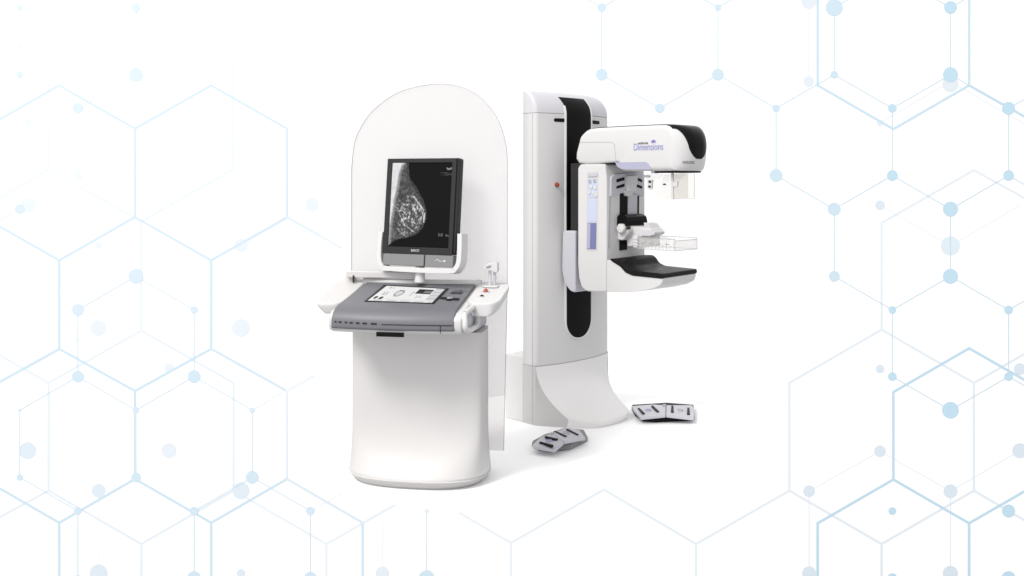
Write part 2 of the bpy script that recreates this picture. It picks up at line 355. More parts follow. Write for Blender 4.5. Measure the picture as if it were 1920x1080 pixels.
# tilted touch screen
def D(u, v, h=0): return (u, v, dz(v) + .006 + h)
tq = [(-.198, .075), (.166, .038), (.150, -.208), (-.216, -.195)]
def quad_slab(q, h0, h1): return MB().loft([[D(*p, h0) for p in q], [D(*p, h1) for p in q]])
tsb = quad_slab(tq, -.004, .0055).build('touchscreen', BLACK, con)
random.seed(4)
NX, NY = 84, 56
def ui(s, r):
    c = (.93, .93, .92)
    if r > .9: c = (.72, .72, .72) if int(s * 14) % 3 else (.9, .9, .9)
    if .80 < r < .86 and .1 < s: c = (.86, .86, .87)
    if .60 < s < .84 and .10 < r < .43:
        c = (.01, .01, .01)
        if s > .72 and .2 < r < .36: c = (.30, .30, .31) if int(r * 40) % 2 else (.12, .12, .12)
    if s > .86 and r < .85: c = (.74, .73, .76) if int(r * 9) % 2 else (.62, .60, .63)
    if .26 < s < .43 and .2 < r < .7:
        d = abs(math.hypot((s - .345) / .08, (r - .45) / .22) - .8)
        if d < .12 or (abs(s - .345) < .05 and int(r * 50) % 3 == 0): c = (.30, .30, .34)
    if .08 < s < .18 and (.08 < r < .16 or .4 < r < .62) and (int(s * 60) + int(r * 40)) % 3 == 0: c = (.2, .2, .22)
    if (math.hypot((s - .06) / .03, (r - .78) / .09) < 1) or (math.hypot((s - .15) / .03, (r - .8) / .09) < 1): c = (.02, .02, .02)
    if .53 < s < .57 and .28 < r < .62 and int(r * 60) % 2: c = (.45, .45, .48)
    if .66 < s < .76 and .55 < r < .72 and (int(s * 90) + int(r * 30)) % 4 == 0: c = (.15, .15, .15)
    return c
ts = MB(); iq = [(-.176, .052), (.152, .020), (.139, -.203), (-.200, -.190)]
def bil(q, s, r):
    a = Vector(q[0]) * (1 - s) + Vector(q[1]) * s; b = Vector(q[3]) * (1 - s) + Vector(q[2]) * s; return a * (1 - r) + b * r
for j in range(NY):
    for i in range(NX):
        cs = [bil(iq, (i + a) / NX, (j + b) / NY) for a, b in ((0, 0), (1, 0), (1, 1), (0, 1))]
        ts.add([D(p.x, p.y, .007) for p in cs], [(0, 1, 2, 3)], ui((i + .5) / NX, (j + .5) / NY))
ts.build('display', SCREEN, tsb)
# keys beside the touch screen
quad_slab([(.197, -.006), (.255, -.012), (.252, -.04), (.192, -.036)], 0, .004).build('card_reader', DARK, con)
for u, v, w_, m in [(.178, -.118, .03, BLACK), (.212, -.112, .026, STEEL), (.214, -.136, .03, BLACK), (.246, -.128, .032, BLACK)]:
    quad_slab([(u - w_ / 2, v + .012), (u + w_ / 2, v + .009), (u + w_ / 2 - .003, v - .014), (u - w_ / 2 - .003, v - .011)], 0, .007).build('key', m, con, bevel=.002)
MB().add([D(*p, .0012) for p in [(.20, .018), (.275, .008), (.275, .004), (.20, .014)]], [(0, 1, 2, 3)]).add([D(*p, .0014) for p in [(.226, .014), (.246, .012), (.236, .03)]], [(0, 1, 2)]).build('emblem', DARK, con)
# wings either side
def tilt_slab(pts, top, th):
    return MB().loft([[(p[0], p[1], dz(p[1]) + top - th) for p in pts], [(p[0], p[1], dz(p[1]) + top) for p in pts]])
rw = round_poly([(.30, .20), (.30, -.12), (.345, -.155), (.435, -.15), (.468, -.10), (.475, .13), (.455, .19)], [0, .03, .02, .04, .03, .04, .03])
wing_r = MB().loft([[(p[0] - max(0, p[0] - .40) * .45, p[1], dz(p[1]) - .07) for p in rw], [(p[0] - max(0, p[0] - .43) * .2, p[1], dz(p[1]) - .05) for p in rw], [(p[0], p[1], dz(p[1]) - .018) for p in rw], [(p[0], p[1], dz(p[1])) for p in rw]]).build('side_shelf', WHITE, W, bevel=.008)
lw = round_poly([(-.33, .24), (-.475, .26), (-.50, .10), (-.475, -.19), (-.445, -.215), (-.36, -.205), (-.33, -.17)], [0, .03, .05, .03, .02, .02, 0])
MB().loft([[(p[0] + max(0, -.40 - p[0]) * .5, p[1] + .01, dz(p[1]) - .055) for p in lw], [(p[0], p[1], dz(p[1]) - .02) for p in lw], [(p[0], p[1], dz(p[1])) for p in lw]]).build('side_shelf', WARM, W, bevel=.008)
# grip at the right end of the console
gp = [(.322, -.262, .935), (.328, -.285, .900), (.330, -.285, .868), (.336, -.245, .852), (.342, -.13, .850), (.345, -.085, .868), (.348, -.085, .92), (.345, -.11, .955), (.335, -.18, .95)]
gp = smooth_poly(gp, 5)
MB().tube(gp + gp[:1], .0145, 12, False).build('side_grip', WHITE, W)
MB().box(.20, .33, -.2, .05, .848, .93).build('under_bracket', COOL, W, bevel=.01)
# buttons on the right wing
def dome(u, v, r, h, m, name, top=0):
    rr = []
    for k in range(6):
        a = k / 5 * math.pi / 2; rr.append([(u + r * math.cos(a) * math.cos(t), v + r * math.cos(a) * math.sin(t), dz(v) + top + h * math.sin(a) + .2 * r * math.cos(a) * math.sin(t)) for t in [2 * math.pi * j / 20 for j in range(20)]] if k < 5 else
                         [(u + .001 * math.cos(t), v + .001 * math.sin(t), dz(v) + top + h) for t in [2 * math.pi * j / 20 for j in range(20)]])
    return MB().loft(rr).build(name, m, wing_r)
dome(.368, .02, .026, .006, COOL, 'button_ring'); dome(.369, .018, .014, .02, RED, 'emergency_button')
dome(.362, -.05, .018, .004, COOL, 'button_ring'); dome(.363, -.05, .011, .010, DARK, 'power_button')
# raised rim at the back, monitor arm
rr = [( -.345 + .66 * i / 16, .165 - .03 * (1 - (2 * i / 16 - 1) ** 2)) for i in range(17)]
MB().loft([[(u, v - .014, 1.02), (u, v - .014, 1.046), (u, v - .006, 1.056), (u, v + .012, 1.058), (u, v + .02, 1.05), (u, v + .02, 1.02)] for u, v in rr]).build('back_rim', WHITE, W, bevel=.003)
MB().loft([[(x, y, z) for x, y in disc(-.415, .17, .028)] for z in (1.03, 1.085)]).build('hinge_post', WARM, W, bevel=.004)
prism(round_poly(rect(-.43, -.02, 1.062, 1.098), .012), 'y', .12, .17).build('monitor_arm', WARM, W, bevel=.006)
MB().box(-.388, -.38, .115, .125, 1.035, 1.075).build('hinge_gap', DARK, W)
MB().loft([[(x, y, z) for x, y in disc(-.002, .085, r)] for z, r in ((1.05, .030), (1.07, .027), (1.13, .025))]).build('monitor_neck', WHITE, W)

# monitor on its cradle (swivelled and tilted back)
M = prism(round_poly(rect(-.222, .214, .068, .580), .012), 'y', .0, .05).build('monitor', DARK, W, bevel=.008)
M.location = (-.002, .06, 1.133); M.rotation_euler = (R(-6), 0, R(-14))
bz = MB()
o_ = rect(-.222, .200, .068, .578); i_ = rect(-.193, .175, .102, .555)
for k in range(4):
    a, b, c, d = o_[k], o_[(k + 1) % 4], i_[(k + 1) % 4], i_[k]
    bz.add([(p[0], y, p[1]) for y in (-.010, .001) for p in (a, b, c, d)], [(0, 1, 2, 3), (7, 6, 5, 4), (0, 4, 5, 1), (2, 6, 7, 3)])
bz.build('bezel', DARK, M, bevel=.002, lim=60)
prism(round_poly(rect(-.219, .206, .002, .066), .008), 'y', -.008, .048).build('chin_panel', MIDGREY, M, bevel=.004)
for a, b in ((-.045, -.002), (.0, .0)):
    pass
prism(round_poly([(-.055, .004), (.035, .004), (.035, .064), (-.035, .064)], .008), 'y', -.012, -.006).build('key_pad', MIDGREY, M, bevel=.002)
MB().box(.036, .041, -.0095, -.007, .004, .064).build('chin_seam', DARK, M)
MB().box(-.215, .20, -.0095, -.007, .0655, .069).build('chin_seam', DARK, M)
text('wordmark', 'BARCO', INKLIGHT, M, .018, frame((-.045, -.0106, .079), (1, 0, 0), (0, 0, 1)), .048)
sq = [(.10, .034), (.108, .038), (.115, .042), (.122, .038), (.13, .031), (.138, .033), (.145, .036)]
MB().tube([(x, -.0085, z) for x, z in sq], .0018, 6).box(.150, .163, -.0095, -.008, .031, .039).build('emblem', INKLIGHT, M)
# scan shown on the screen
def noise2(x, y):
    def h(i, j):
        n = (i * 374761393 + j * 668265263) & 0xffffffff; n = ((n ^ (n >> 13)) * 1274126177) & 0xffffffff; return ((n ^ (n >> 16)) & 1023) / 1023
    i, j = math.floor(x), math.floor(y); a, b = x - i, y - j; a = a * a * (3 - 2 * a); b = b * b * (3 - 2 * b)
    return (h(i, j) * (1 - a) + h(i + 1, j) * a) * (1 - b) + (h(i, j + 1) * (1 - a) + h(i + 1, j + 1) * a) * b
edge_pts = [(0, .27), (.1, .28), (.185, .305), (.29, .42), (.44, .545), (.57, .605), (.66, .61), (.76, .565), (.83, .49), (.87, .40), (.895, .28), (.905, .18), (.93, .1), (.985, 0), (1.01, -.05)]
pec_pts = [(0, .19), (.03, .15), (.14, .105), (.29, .085), (.44, .05), (.6, .03), (.75, .0), (1.01, -.01)]
def interp(pts, r):
    for (a, x), (b, y) in zip(pts, pts[1:]):
        if a <= r <= b: return x + (y - x) * (r - a) / (b - a)
    return pts[-1][1]
def scan(s, r):
    if s > .80 and .06 < r < .095 and math.hypot((s - .945) / .05, (r - .052) / .035) < 1 and math.hypot((s - .945) / .05, (r - .035) / .03) > 1: return (.30,) * 3
    if .80 < s < .99 and .115 < r < .155 and noise2(s * 160, r * 110) > .52: return (.09,) * 3
    if .82 < s < .99 and .825 < r < .865 and noise2(s * 40, r * 30) > .25 + abs(r - .85) * 9: return (.13,) * 3
    e = interp(edge_pts, r)
    if s > e: return (.003,) * 3
    p = interp(pec_pts, r)
    if s < p: k = .75 + .2 * noise2(s * 40, r * 30); return (k, k, k * 1.02)
    din = min((e - s) / .06, 1)
    t = noise2(s * 34 + 3 * noise2(r * 20, s * 9), r * 42) * .55 + noise2(s * 75, r * 70 + 20 * s) * .45
    dense = max(0, 1 - ((s - .33) / .27) ** 2 - ((r - .62) / .26) ** 2)
    b = .05 + .06 * t + .10 * dense * t + max(0, t - .50) * (.35 + 2.2 * dense)
    b = b * (.25 + .75 * din) + (.05 if (e - s) < .012 else 0)
    b += max(0, .40 * (1 - (s - p) / .06)) if s - p < .06 else 0
    for ax, ay, bx, by, w_, g in ((.38, .40, .56, .56, .013, .6), (.50, .5, .57, .66, .012, .4), (.15, .60, .26, .74, .010, .35), (.22, .72, .42, .82, .010, .4), (.58, .6, .57, .70, .016, .8), (.2, .83, .3, .88, .008, .3)):
        d = Vector((bx - ax, by - ay)); q = Vector((s - ax, r - ay)); t_ = max(0, min(1, q.dot(d) / d.length_squared))
        dd = (q - d * t_).length
        if dd < w_: b += g * (1 - dd / w_)
    b = min(b, .95); return (b, b, b)
sc = MB(); NX, NY = 110, 138
for j in range(NY):
    for i in range(NX):
        x0, x1 = -.193 + .368 * i / NX, -.193 + .368 * (i + 1) / NX; z1, z0 = .555 - .453 * j / NY, .555 - .453 * (j + 1) / NY
        sc.add([(x0, -.002, z0), (x1, -.002, z0), (x1, -.002, z1), (x0, -.002, z1)], [(0, 1, 2, 3)], scan((i + .5) / NX, (j + .5) / NY))
sc.build('screen', SCREEN, M)
# white U cradle
cr = [(-.238, .18), (-.242, .10), (-.238, .03), (-.222, -.003), (-.19, -.015), (0, -.017), (.19, -.015), (.222, -.003), (.240, .03), (.243, .10), (.240, .18)]
cr = smooth_poly(cr, 5, False); m = MB(); ring = []
for i, p in enumerate(cr):
    a, b = Vector(cr[max(i - 1, 0)]), Vector(cr[min(i + 1, len(cr) - 1)]); d = (b - a).normalized(); nn = Vector((-d.y, d.x)); p = Vector(p)
    q0, q1 = p + nn * .012, p - nn * .014
    ring.append([(q0.x, -.016, q0.y), (q1.x, -.016, q1.y), (q1.x, .055, q1.y), (q0.x, .055, q0.y)])
m.loft(ring).build('cradle', WHITE, M, bevel=.007)

# ------------------------------------------------------------------ scanner stand resting on the right wing
S = thing('hand_scanner', 'small white hooked hand scanner standing on the right wing of the console', 'scanner', (-0.1071, 5.0810, 1.0260), R(-10))
prism(round_poly(rect(-.045, .04, -.035, .045), .02), 'z', 0, .010).build('foot', WHITE, S, bevel=.004)
MB().tube([(-.012, .01, .008), (-.012, .012, .085)], .008, 10).build('stem', WHITE, S)
MB().tube([(.014, .01, .008), (.014, .012, .09)], .008, 10).build('stem', COOL, S)
hd = [(-.045, .098), (-.043, .108), (-.02, .126), (.02, .132), (.034, .128), (.034, .085), (.026, .076), (.006, .088), (-.012, .09), (-.03, .094)]
prism(round_poly(hd, .006, 3), 'y', -.018, .032).build('scanner_head', WHITE, S, bevel=.007)
prism([(-.028, .107), (.0, .117), (.0, .108), (-.02, .100)], 'y', -.0195, -.016).build('scan_window', MIDGREY, S)

# ================================================================== gantry
G = thing('mammography_gantry', 'tall white imaging gantry with black slot, C-shaped arm and tube head reaching right', 'imaging machine', (.4136, 6.4816, 0), R(45))
HW = .37
def bulge(t): return .062 * (1 - abs(t) ** 2.2)
def back_pts(): return [(.37, .11), (.27, .30), (-.27, .30), (-.37, .11)]
NT = 28
TT = [-1, -.988, -.976, -.964, -.952, -.94] + [-.88 + .088 * i for i in range(21)] + [.94, .952, .964, .976, .988, 1]
def cap_off(z):                                  # how far the front rolls back at the top
    if z <= 2.03: return 0
    q = min(1, (z - 2.03) / .15); return .118 * (1 - math.sqrt(max(0, 1 - q * q)))
def cap_side(z): q = max(0, min(1, (z - 2.03) / .15)); return .075 * (1 - math.sqrt(max(0, 1 - q ** 2.0)))
def front(u, z, off=0):
    t = max(-1, min(1, u / HW)); a = max(0, (abs(t) - .94) / .06)
    if a: u = math.copysign(HW * .94 + .0222 * math.sin(a * math.pi / 2), t); off -= .022 * (1 - math.cos(a * math.pi / 2))
    return (u, -bulge(t) * (1 - .25 * max(0, (z - 2.03) / .15)) + cap_off(z) - off, z)
def col_ring(z):
    k = 1 - cap_side(z) / HW
    r = []
    for t in TT:
        u, v, _ = front(t * HW, z); r.append((u if t < .5 else u * (1 - (1 - k) * (t - .5) * 2), v, z))
    c = cap_off(z)
    return r + [(HW * k, max(.11, c + .03), z), (.15, .32, z), (-.15, .32, z), (-HW + max(0, c + .03 - .112), max(.112, c + .03), z)]
MB().loft([col_ring(z) for z in (.383, .6, .9, 1.3, 1.7, 2.027)]).build('column', WHITE, G, bevel=.006, seg=2, lim=50)
ncap = 12
MB().loft([col_ring(2.03 + .15 * math.sin(i / ncap * math.pi / 2)) for i in range(ncap + 1)]).build('column_cap', CAP, G, smooth=50)
MB().loft([[(x * .998, y + .002, z) for x, y, _ in col_ring(2.0)] for z in (2.027, 2.030)]).build('cap_seam', SEAM, G)
# flared base
def base_ring(z):
    if z < .055: e, hw = .335 - .03 * max(0, (.05 - z) / .05) ** 1.5, .278
    else:
        q = (.38 - z) / .325; e = .335 * q ** 2.6; hw = .37 - .092 * q ** 1.2
    r = []
    for t in TT:
        g = (1 - .42 * abs(t) ** 3.6); r.append((t * hw + .012 * (e / .335), -bulge(t) * (1 - .5 * e / .335) - e * g, z))
    return r + [(.37, .0, z), (.37, .11, z), (.15, .32, z), (-.15, .32, z), (-.37, .11, z), (-.37, .0, z)]
BZ = (0, .008, .02, .035, .05, .058, .066, .076, .088, .103, .12, .14, .165, .195, .23, .27, .32, .38)
nT = len(TT)
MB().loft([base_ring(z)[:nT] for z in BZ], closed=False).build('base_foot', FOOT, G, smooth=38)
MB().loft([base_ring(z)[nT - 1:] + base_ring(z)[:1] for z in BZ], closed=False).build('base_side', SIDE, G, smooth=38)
MB().loft([[(x * .998, y + .002, z) for x, y, _ in base_ring(.38)] for z in (.379, .387)]).build('base_seam', SEAM, G)
MB().box(-.3715, -.369, .024, .028, .01, 2.02).build('side_seam', SEAM, G)
MB().box(-.368, .30, .114, .285, .0, .43).build('power_box', WHITE, G, bevel=.008)
# black slot with lip
def slot_pts(z): return (-.140, .112)
path = []
for i in range(61):
    z = .53 + (2.135 - .53) * i / 60
    if i > 46: z = 2.0 + .137 * math.sin((i - 46) / 14 * math.pi / 2) if i > 46 else z
    path.append(z)
path = [.53 + .005 * k for k in range(26)] + [.68 + .08 * k for k in range(17)] + [2.0, 2.03] + [2.03 + .112 * math.sin(k / 10 * math.pi / 2) for k in range(1, 11)]
def slot_w(z):
    lo, hi = -.137, .112; c = (lo + hi) / 2; h = (hi - lo) / 2
    if z < .655: h *= math.sqrt(max(.0004, 1 - ((.655 - z) / .125) ** 2))
    if z > 2.08: lo2 = lo - .02 * (z - 2.08) / .062; return lo2, c + h - .02 * ((z - 2.08) / .062)
    return c - h, c + h
sl = MB()
sl.loft([[front(slot_w(z)[0] + (slot_w(z)[1] - slot_w(z)[0]) * k / 8, z, .004) for k in range(9)] + [front(slot_w(z)[0] + (slot_w(z)[1] - slot_w(z)[0]) * k / 8, z, -.004) for k in range(8, -1, -1)] for z in path])
sl.build('slot_cover', BLACK, G, smooth=50)
lip = [front(slot_w(z)[0] - .004, z, .001) for z in path[::-1] if z < 2.09] + [front(slot_w(z)[1] + .006, z, .001) for z in path]
MB().tube(lip, .0085, 8).build('slot_lip', WHITE, G)
for u0, u1, z in ((-.235, -.142, 1.985), (.125, .225, 1.985)):
    m = MB(); rr = []
    for i in range(9):
        u = u0 + (u1 - u0) * i / 8; h = .012 if 0 < i < 8 else .008
        rr.append([front(u, z - h, .0015), front(u, z + h, .0015), front(u, z + h, -.01), front(u, z - h, -.01)])
    m.loft(rr).build('grab_slot', BLACK, G)
px_ = (-.215, 1.56)
bu, bv, bz_ = front(px_[0], px_[1])
MB().loft([[(bu + r * math.cos(a), bv - h, bz_ + r * math.sin(a)) for a in [2 * math.pi * k / 18 for k in range(18)]] for h, r in ((-.004, .016), (.005, .016), (.006, .011), (.016, .011), (.019, .008))]).build('emergency_button', RED, G)

# rotation hub covering the slot behind the arm
hub = round_poly([(-0.072, 1.259), (-0.184, 1.263), (-0.184, 0.860), (-0.138, 0.867), (-0.087, 0.915), (-0.063, 1.001)], .02)
prism(hub, 'x', -.19, .14).build('rotation_hub', COOL, G, bevel=.015)
prism(round_poly([(-.235, 1.10), (-.235, 1.66), (-.205, 1.70), (-.12, 1.70), (-.12, 1.10)], .01), 'x', -.165, .14).build('arm_carriage', DARK, G, bevel=.01)

# C-arm body
ARM = [(-.213, 1.67), (-.235, 1.693), (-.44, 1.693), (-.452, 1.60), (-.452, .893), (-.42, .885), (-.29, .879), (-.245, .90), (-.222, .96), (-.213, 1.05)]
arm = prism(round_poly(ARM, .012, 3), 'x', -.2, .2).build('c_arm', WHITE, G, bevel=.026, seg=4)
REC = [(-.455, 1.092), (-.5, 1.088), (-.555, 1.062), (-.60, 1.030), (-.874, 1.026), (-.885, 1.0), (-.872, .968), (-.82, .942), (-.72, .916), (-.6, .899), (-.455, .890)]
rec = prism(round_poly(REC, .012, 3), 'x', -.2, .148).build('image_receptor', WHITE, arm, bevel=.018, seg=4)
PAD = [(-.48, 1.106), (-.55, 1.108), (-.575, 1.095), (-.605, 1.060), (-.65, 1.045), (-.886, 1.040), (-.892, 1.026), (-.886, 1.010), (-.66, 1.012), (-.605, 1.028), (-.565, 1.062), (-.5, 1.089)]
padm = MB(); rr = []
for i in range(11):
    q = i / 10; u = -.205 + .355 * q
    rr.append([(u, v, z - .006 * (1 - q)) for v, z in round_poly(PAD, .012, 4)])
padm.loft(rr).build('breast_support', CARBON, rec, bevel=.004, lim=60)

# side details of the arm
def side_panel(pts, m, name, out=.003, par=None, r=.008, bev=.0015): return prism(round_poly(pts, r, 3), 'x', -.2 - out, -.19).build(name, m, par or arm, bevel=bev)
side_panel([(-0.294, 1.644), (-0.387, 1.651), (-0.383, 1.145), (-0.290, 1.140)], WARM, 'recess_frame', .002)
side_panel([(-0.303, 1.471), (-0.378, 1.472), (-0.374, 1.327), (-0.299, 1.324)], PALEBLUE, 'label_strip', .004, r=.002)
side_panel([(-0.299, 1.317), (-0.374, 1.320), (-0.370, 1.154), (-0.294, 1.150)], DEEPBLUE, 'side_window', .004, r=.002)
side_panel([(-0.299, 1.314), (-0.326, 1.315), (-0.321, 1.155), (-0.294, 1.154)], LILAC, 'side_window_reveal', .0052, r=.001)
side_panel([(-0.303, 1.637), (-0.383, 1.640), (-0.383, 1.613), (-0.303, 1.610)], COOL, 'arm_key', .008, r=.008, bev=.003)
side_panel([(-0.303, 1.597), (-0.378, 1.600), (-0.378, 1.479), (-0.303, 1.477)], PALEBLUE, 'key_field', .004, r=.002)
for x, y in ((1107, 340), (1116, 339), (1109, 350), (1116, 352), (1106, 361), (1114, 362)):
    pass
for q in [(-0.321, 1.583), (-0.361, 1.586), (-0.334, 1.549), (-0.365, 1.543), (-0.317, 1.512), (-0.352, 1.509), (-0.370, 1.495)]:
    side_panel([(q[0] - .011, q[1] - .011), (q[0] + .009, q[1] - .009), (q[0] + .012, q[1] + .010), (q[0] - .008, q[1] + .012)], STEEL if q[1] > 1.58 else WHITE, 'arm_key', .009, r=.004, bev=.003)
# front face of the arm: bracket, rails
FV = -.452
def fpanel(pts, m, name, out, par=None, r=.006, bev=.002, depth=.01): return prism(round_poly(pts, r, 3), 'y', FV - out, FV + depth).build(name, m, par or arm, bevel=bev)
fpanel([(-0.163, 1.610), (-0.131, 1.627), (0.161, 1.645), (0.167, 1.485), (0.065, 1.507), (-0.045, 1.511), (-0.168, 1.486)], COOL, 'rail_bracket', .012, r=.01, bev=.005)
for pts in ([(-0.115, 1.597), (-0.034, 1.610), (-0.034, 1.590), (-0.115, 1.576)], [(-0.115, 1.553), (-0.034, 1.569), (-0.034, 1.549), (-0.115, 1.536)], [(0.093, 1.610), (0.150, 1.593), (0.150, 1.576), (0.082, 1.593)], [(0.088, 1.565), (0.150, 1.551), (0.150, 1.534), (0.082, 1.548)]):
    fpanel(pts, BLACKM, 'vent', .0135, r=.002, bev=0, depth=-.005)
fpanel([(-0.028, 1.617), (0.088, 1.621), (0.065, 1.521), (-0.012, 1.518)], WHITE, 'bracket_boss', .03, r=.01, bev=.006)
fpanel([(-0.045, 1.522), (0.054, 1.524), (0.038, 1.493), (-0.023, 1.487)], WARM, 'bracket_boss', .022, r=.008, bev=.004)
fpanel([(-0.066, 1.508), (0.010, 1.507), (0.005, 1.144), (-0.072, 1.142)], BLACK, 'lift_rail', .004, r=.002, bev=.001)
fpanel([(0.016, 1.501), (0.105, 1.493), (0.099, 1.271), (0.010, 1.274)], COOL, 'rail_cover', .006, r=.002, bev=.002)
fpanel([(0.116, 1.489), (0.133, 1.489), (0.127, 1.159), (0.110, 1.160)], DARK, 'guide_slot', .003, r=.001, bev=0)
fpanel([(-0.176, 1.486), (-0.160, 1.486), (-0.171, 1.164), (-0.187, 1.164)], SEAM, 'guide_slot', .003, r=.001, bev=0)

# tube head
HEAD = [(-.215, 1.698), (-.219, 1.84), (-.254, 1.891), (-.326, 1.921), (-.50, 1.925), (-.75, 1.925), (-.93, 1.922), (-1.0, 1.908), (-1.045, 1.87), (-1.066, 1.815), (-1.066, 1.75), (-1.055, 1.69), (-1.035, 1.656), (-1.0, 1.648), (-.80, 1.646), (-.60, 1.648), (-.57, 1.655), (-.55, 1.672), (-.54, 1.698)]
HEAD = [(v if v > -.9 else -.9 + (v + .9) * .82, z) for v, z in smooth_poly(HEAD, 4)]
HL, HR = -.203, .115; HC = (HL + HR) / 2; HH = (HR - HL) / 2
def head_pt(p, q, inset=0.0):
    v, z = p; t = -v
    t0 = .86; k = 1 - .42 * abs(q) ** 3.0
    if t > t0: t = t0 + (t - t0) * k
    return (HC + HH * q, -t, z)
def head_ring(q):
    c = max(0, (abs(q) - .82) / .18); ins = .030 * (1 - math.sqrt(max(0, 1 - c * c)))
    out = []
    for p in HEAD:
        w = Vector((-.62 + (p[0] + .62) * (1 - ins / .42), 1.787 + (p[1] - 1.787) * (1 - ins / .137)))
        out.append(head_pt((w.x, w.y), q))
    return out
QS = [-1, -.985, -.96, -.93, -.89, -.84, -.78, -.7, -.58, -.45, -.3, -.15, 0, .15, .3, .45, .58, .7, .78, .84, .89, .93, .96, .985, 1]
head = MB().loft([head_ring(q) for q in QS]).build('tube_head', WHITE, G, smooth=50)
# black cover: thin line over the top, widening into an oval down the nose
def head_surf(i, q, off):
    n = len(HEAD); p0 = Vector(head_ring_cache(q)[i]); a = Vector(head_ring_cache(q)[i - 1]); b = Vector(head_ring_cache(q)[(i + 1) % n])
    du = Vector(head_ring_cache(min(1, q + .02))[i]) - Vector(head_ring_cache(max(-1, q - .02))[i])
    nn = (b - a).cross(du).normalized()
    if nn.dot(p0 - Vector((HC, -.62, 1.79))) < 0: nn = -nn
    return p0 + nn * off
_hc = {}
def head_ring_cache(q):
    q = round(q, 4)
    if q not in _hc: _hc[q] = head_ring(q)
    return _hc[q]
i0 = min(range(len(HEAD)), key=lambda i: abs(HEAD[i][0] + .335) + abs(HEAD[i][1] - 1.92))
i1 = min(range(len(HEAD)), key=lambda i: abs(HEAD[i][0] + 1.033) + abs(HEAD[i][1] - 1.722))
rows = []
for i in range(i0, i1 + 1):
    v, z = HEAD[i]; f = (i - i0) / (i1 - i0)
    if -v < .925: wq = .90
    else:
        d = (1.90 - z) / .19; wq = .92 - .46 * min(1, max(0, d) ** .5)
        if d > .6: wq *= math.sqrt(max(.002, 1 - ((d - .6) / .38) ** 2))
    row = [head_surf(i, wq * (2 * k / 14 - 1), .003) for k in range(15)] + [head_surf(i, wq * (2 * k / 14 - 1), -.004) for k in range(14, -1, -1)]
    rows.append(row)
MB().loft(rows).build('nose_cover', BLACK, head, smooth=50)
def hside(pts, m, name, out=.002, r=.004, bev=0): return prism(round_poly(pts, r, 3), 'x', HL - out, HL + .02).build(name, m, head, bevel=bev)
hside([(-0.527, 1.701), (-0.766, 1.701), (-0.786, 1.687), (-0.802, 1.655), (-0.574, 1.659), (-0.540, 1.676)], LILAC, 'lower_trim', .0015, r=.006)
for pts in ([(-0.234, 1.835), (-0.493, 1.830), (-0.493, 1.826), (-0.234, 1.831)], [(-0.493, 1.830), (-0.515, 1.822), (-0.523, 1.809), (-0.519, 1.808), (-0.510, 1.820), (-0.493, 1.826)], [(-0.519, 1.809), (-0.523, 1.809), (-0.534, 1.699), (-0.529, 1.699)]):
    hside(pts, SEAM, 'cover_seam', .001, r=0)
MB().box(-.19, .125, -.548, -.235, 1.692, 1.7).build('neck_gap', BLACKM, arm)
prism([(-.80, 1.647), (-.955, 1.647), (-.95, 1.636), (-.81, 1.634)], 'x', -.16, .10).build('collimator_plate', BLACKM, head)
MB().box(-.17, -.13, -.80, -.775, 1.632, 1.65).build('collimator_latch', STEEL, head)
tm = frame((-.2055, -0.671, 1.773), (0, -1, 0), (0, 0, 1))
text('wordmark', 'Dimensions', INK, head, .06, tm, 0.219)
text('wordmark', 'selenia', INKDARK, head, .022, frame((-.2055, -0.703, 1.809), (0, -1, 0), (0, 0, 1)), 0.077)
fm = MB(); fx, fz = -0.819, 1.816
for k in range(5):
    a = R(25 + 32.5 * k); c, s_ = math.cos(a), math.sin(a)
    pts = [(.003, -.003), (.012, -.007), (.020, 0), (.012, .007), (.003, .003)]
    pl = [(fx - (x * c - y * s_) * 1.05, fz + (x * s_ + y * c) * 1.0) for x, y in pts]
    fm.loft([[(-.2055, p[0], p[1]) for p in pl], [(-.2035, p[0], p[1]) for p in pl]])
fm.build('flower_emblem', INK, head)
qn = -.62
n0 = min(range(len(HEAD)), key=lambda i: abs(HEAD[i][0] + 1.02) + abs(HEAD[i][1] - 1.688))
nm = text('wordmark', 'HOLOGIC', INKDARK, head, .020, Matrix.Identity(4), .20)
for vt in nm.data.vertices:                                       # the lettering follows the rounded nose
    p = head_surf(n0, -.74 + vt.co.x / .20 * .50, .005 + max(0, vt.co.z)); vt.co = p + Vector((0, 0, vt.co.y * 1.1))
# compression carriage on the rail
comp = prism(round_poly([(-.45, 1.21), (-.45, 1.318), (-.505, 1.316), (-.545, 1.298), (-.545, 1.27), (-.52, 1.235), (-.50, 1.21)], .012, 3), 'x', -.092, .102).build('compression_carriage', WHITE, G, bevel=.01)
prism(round_poly([(-.452, 1.300), (-.452, 1.355), (-.468, 1.373), (-.50, 1.374), (-.532, 1.36), (-.542, 1.33), (-.54, 1.302), (-.52, 1.300), (-.50, 1.318), (-.47, 1.318)], .008, 3), 'x', -.095, .105).build('carriage_cover', BLACK, comp, bevel=.016, seg=4)
prism(round_poly([(-0.504, 1.300), (-0.627, 1.297), (-0.680, 1.289), (-0.697, 1.270), (-0.685, 1.246), (-0.572, 1.228), (-0.551, 1.173), (-0.500, 1.170), (-0.487, 1.241)], .006, 3), 'x', -.05, .075).build('paddle_clamp', WHITE, comp, bevel=.008)
prism(round_poly([(-0.588, 1.276), (-0.687, 1.280), (-0.720, 1.271), (-0.716, 1.255), (-0.679, 1.243), (-0.596, 1.243)], .008, 3), 'x', -.056, .05).build('clamp_lever', CAP, comp, bevel=.006)
prism(round_poly([(-0.606, 1.324), (-0.639, 1.318), (-0.668, 1.289), (-0.614, 1.290)], .004, 3), 'x', -.02, .08).build('release_catch', CAP, comp, bevel=.003)
kc = [(-0.500, 1.287)][0]
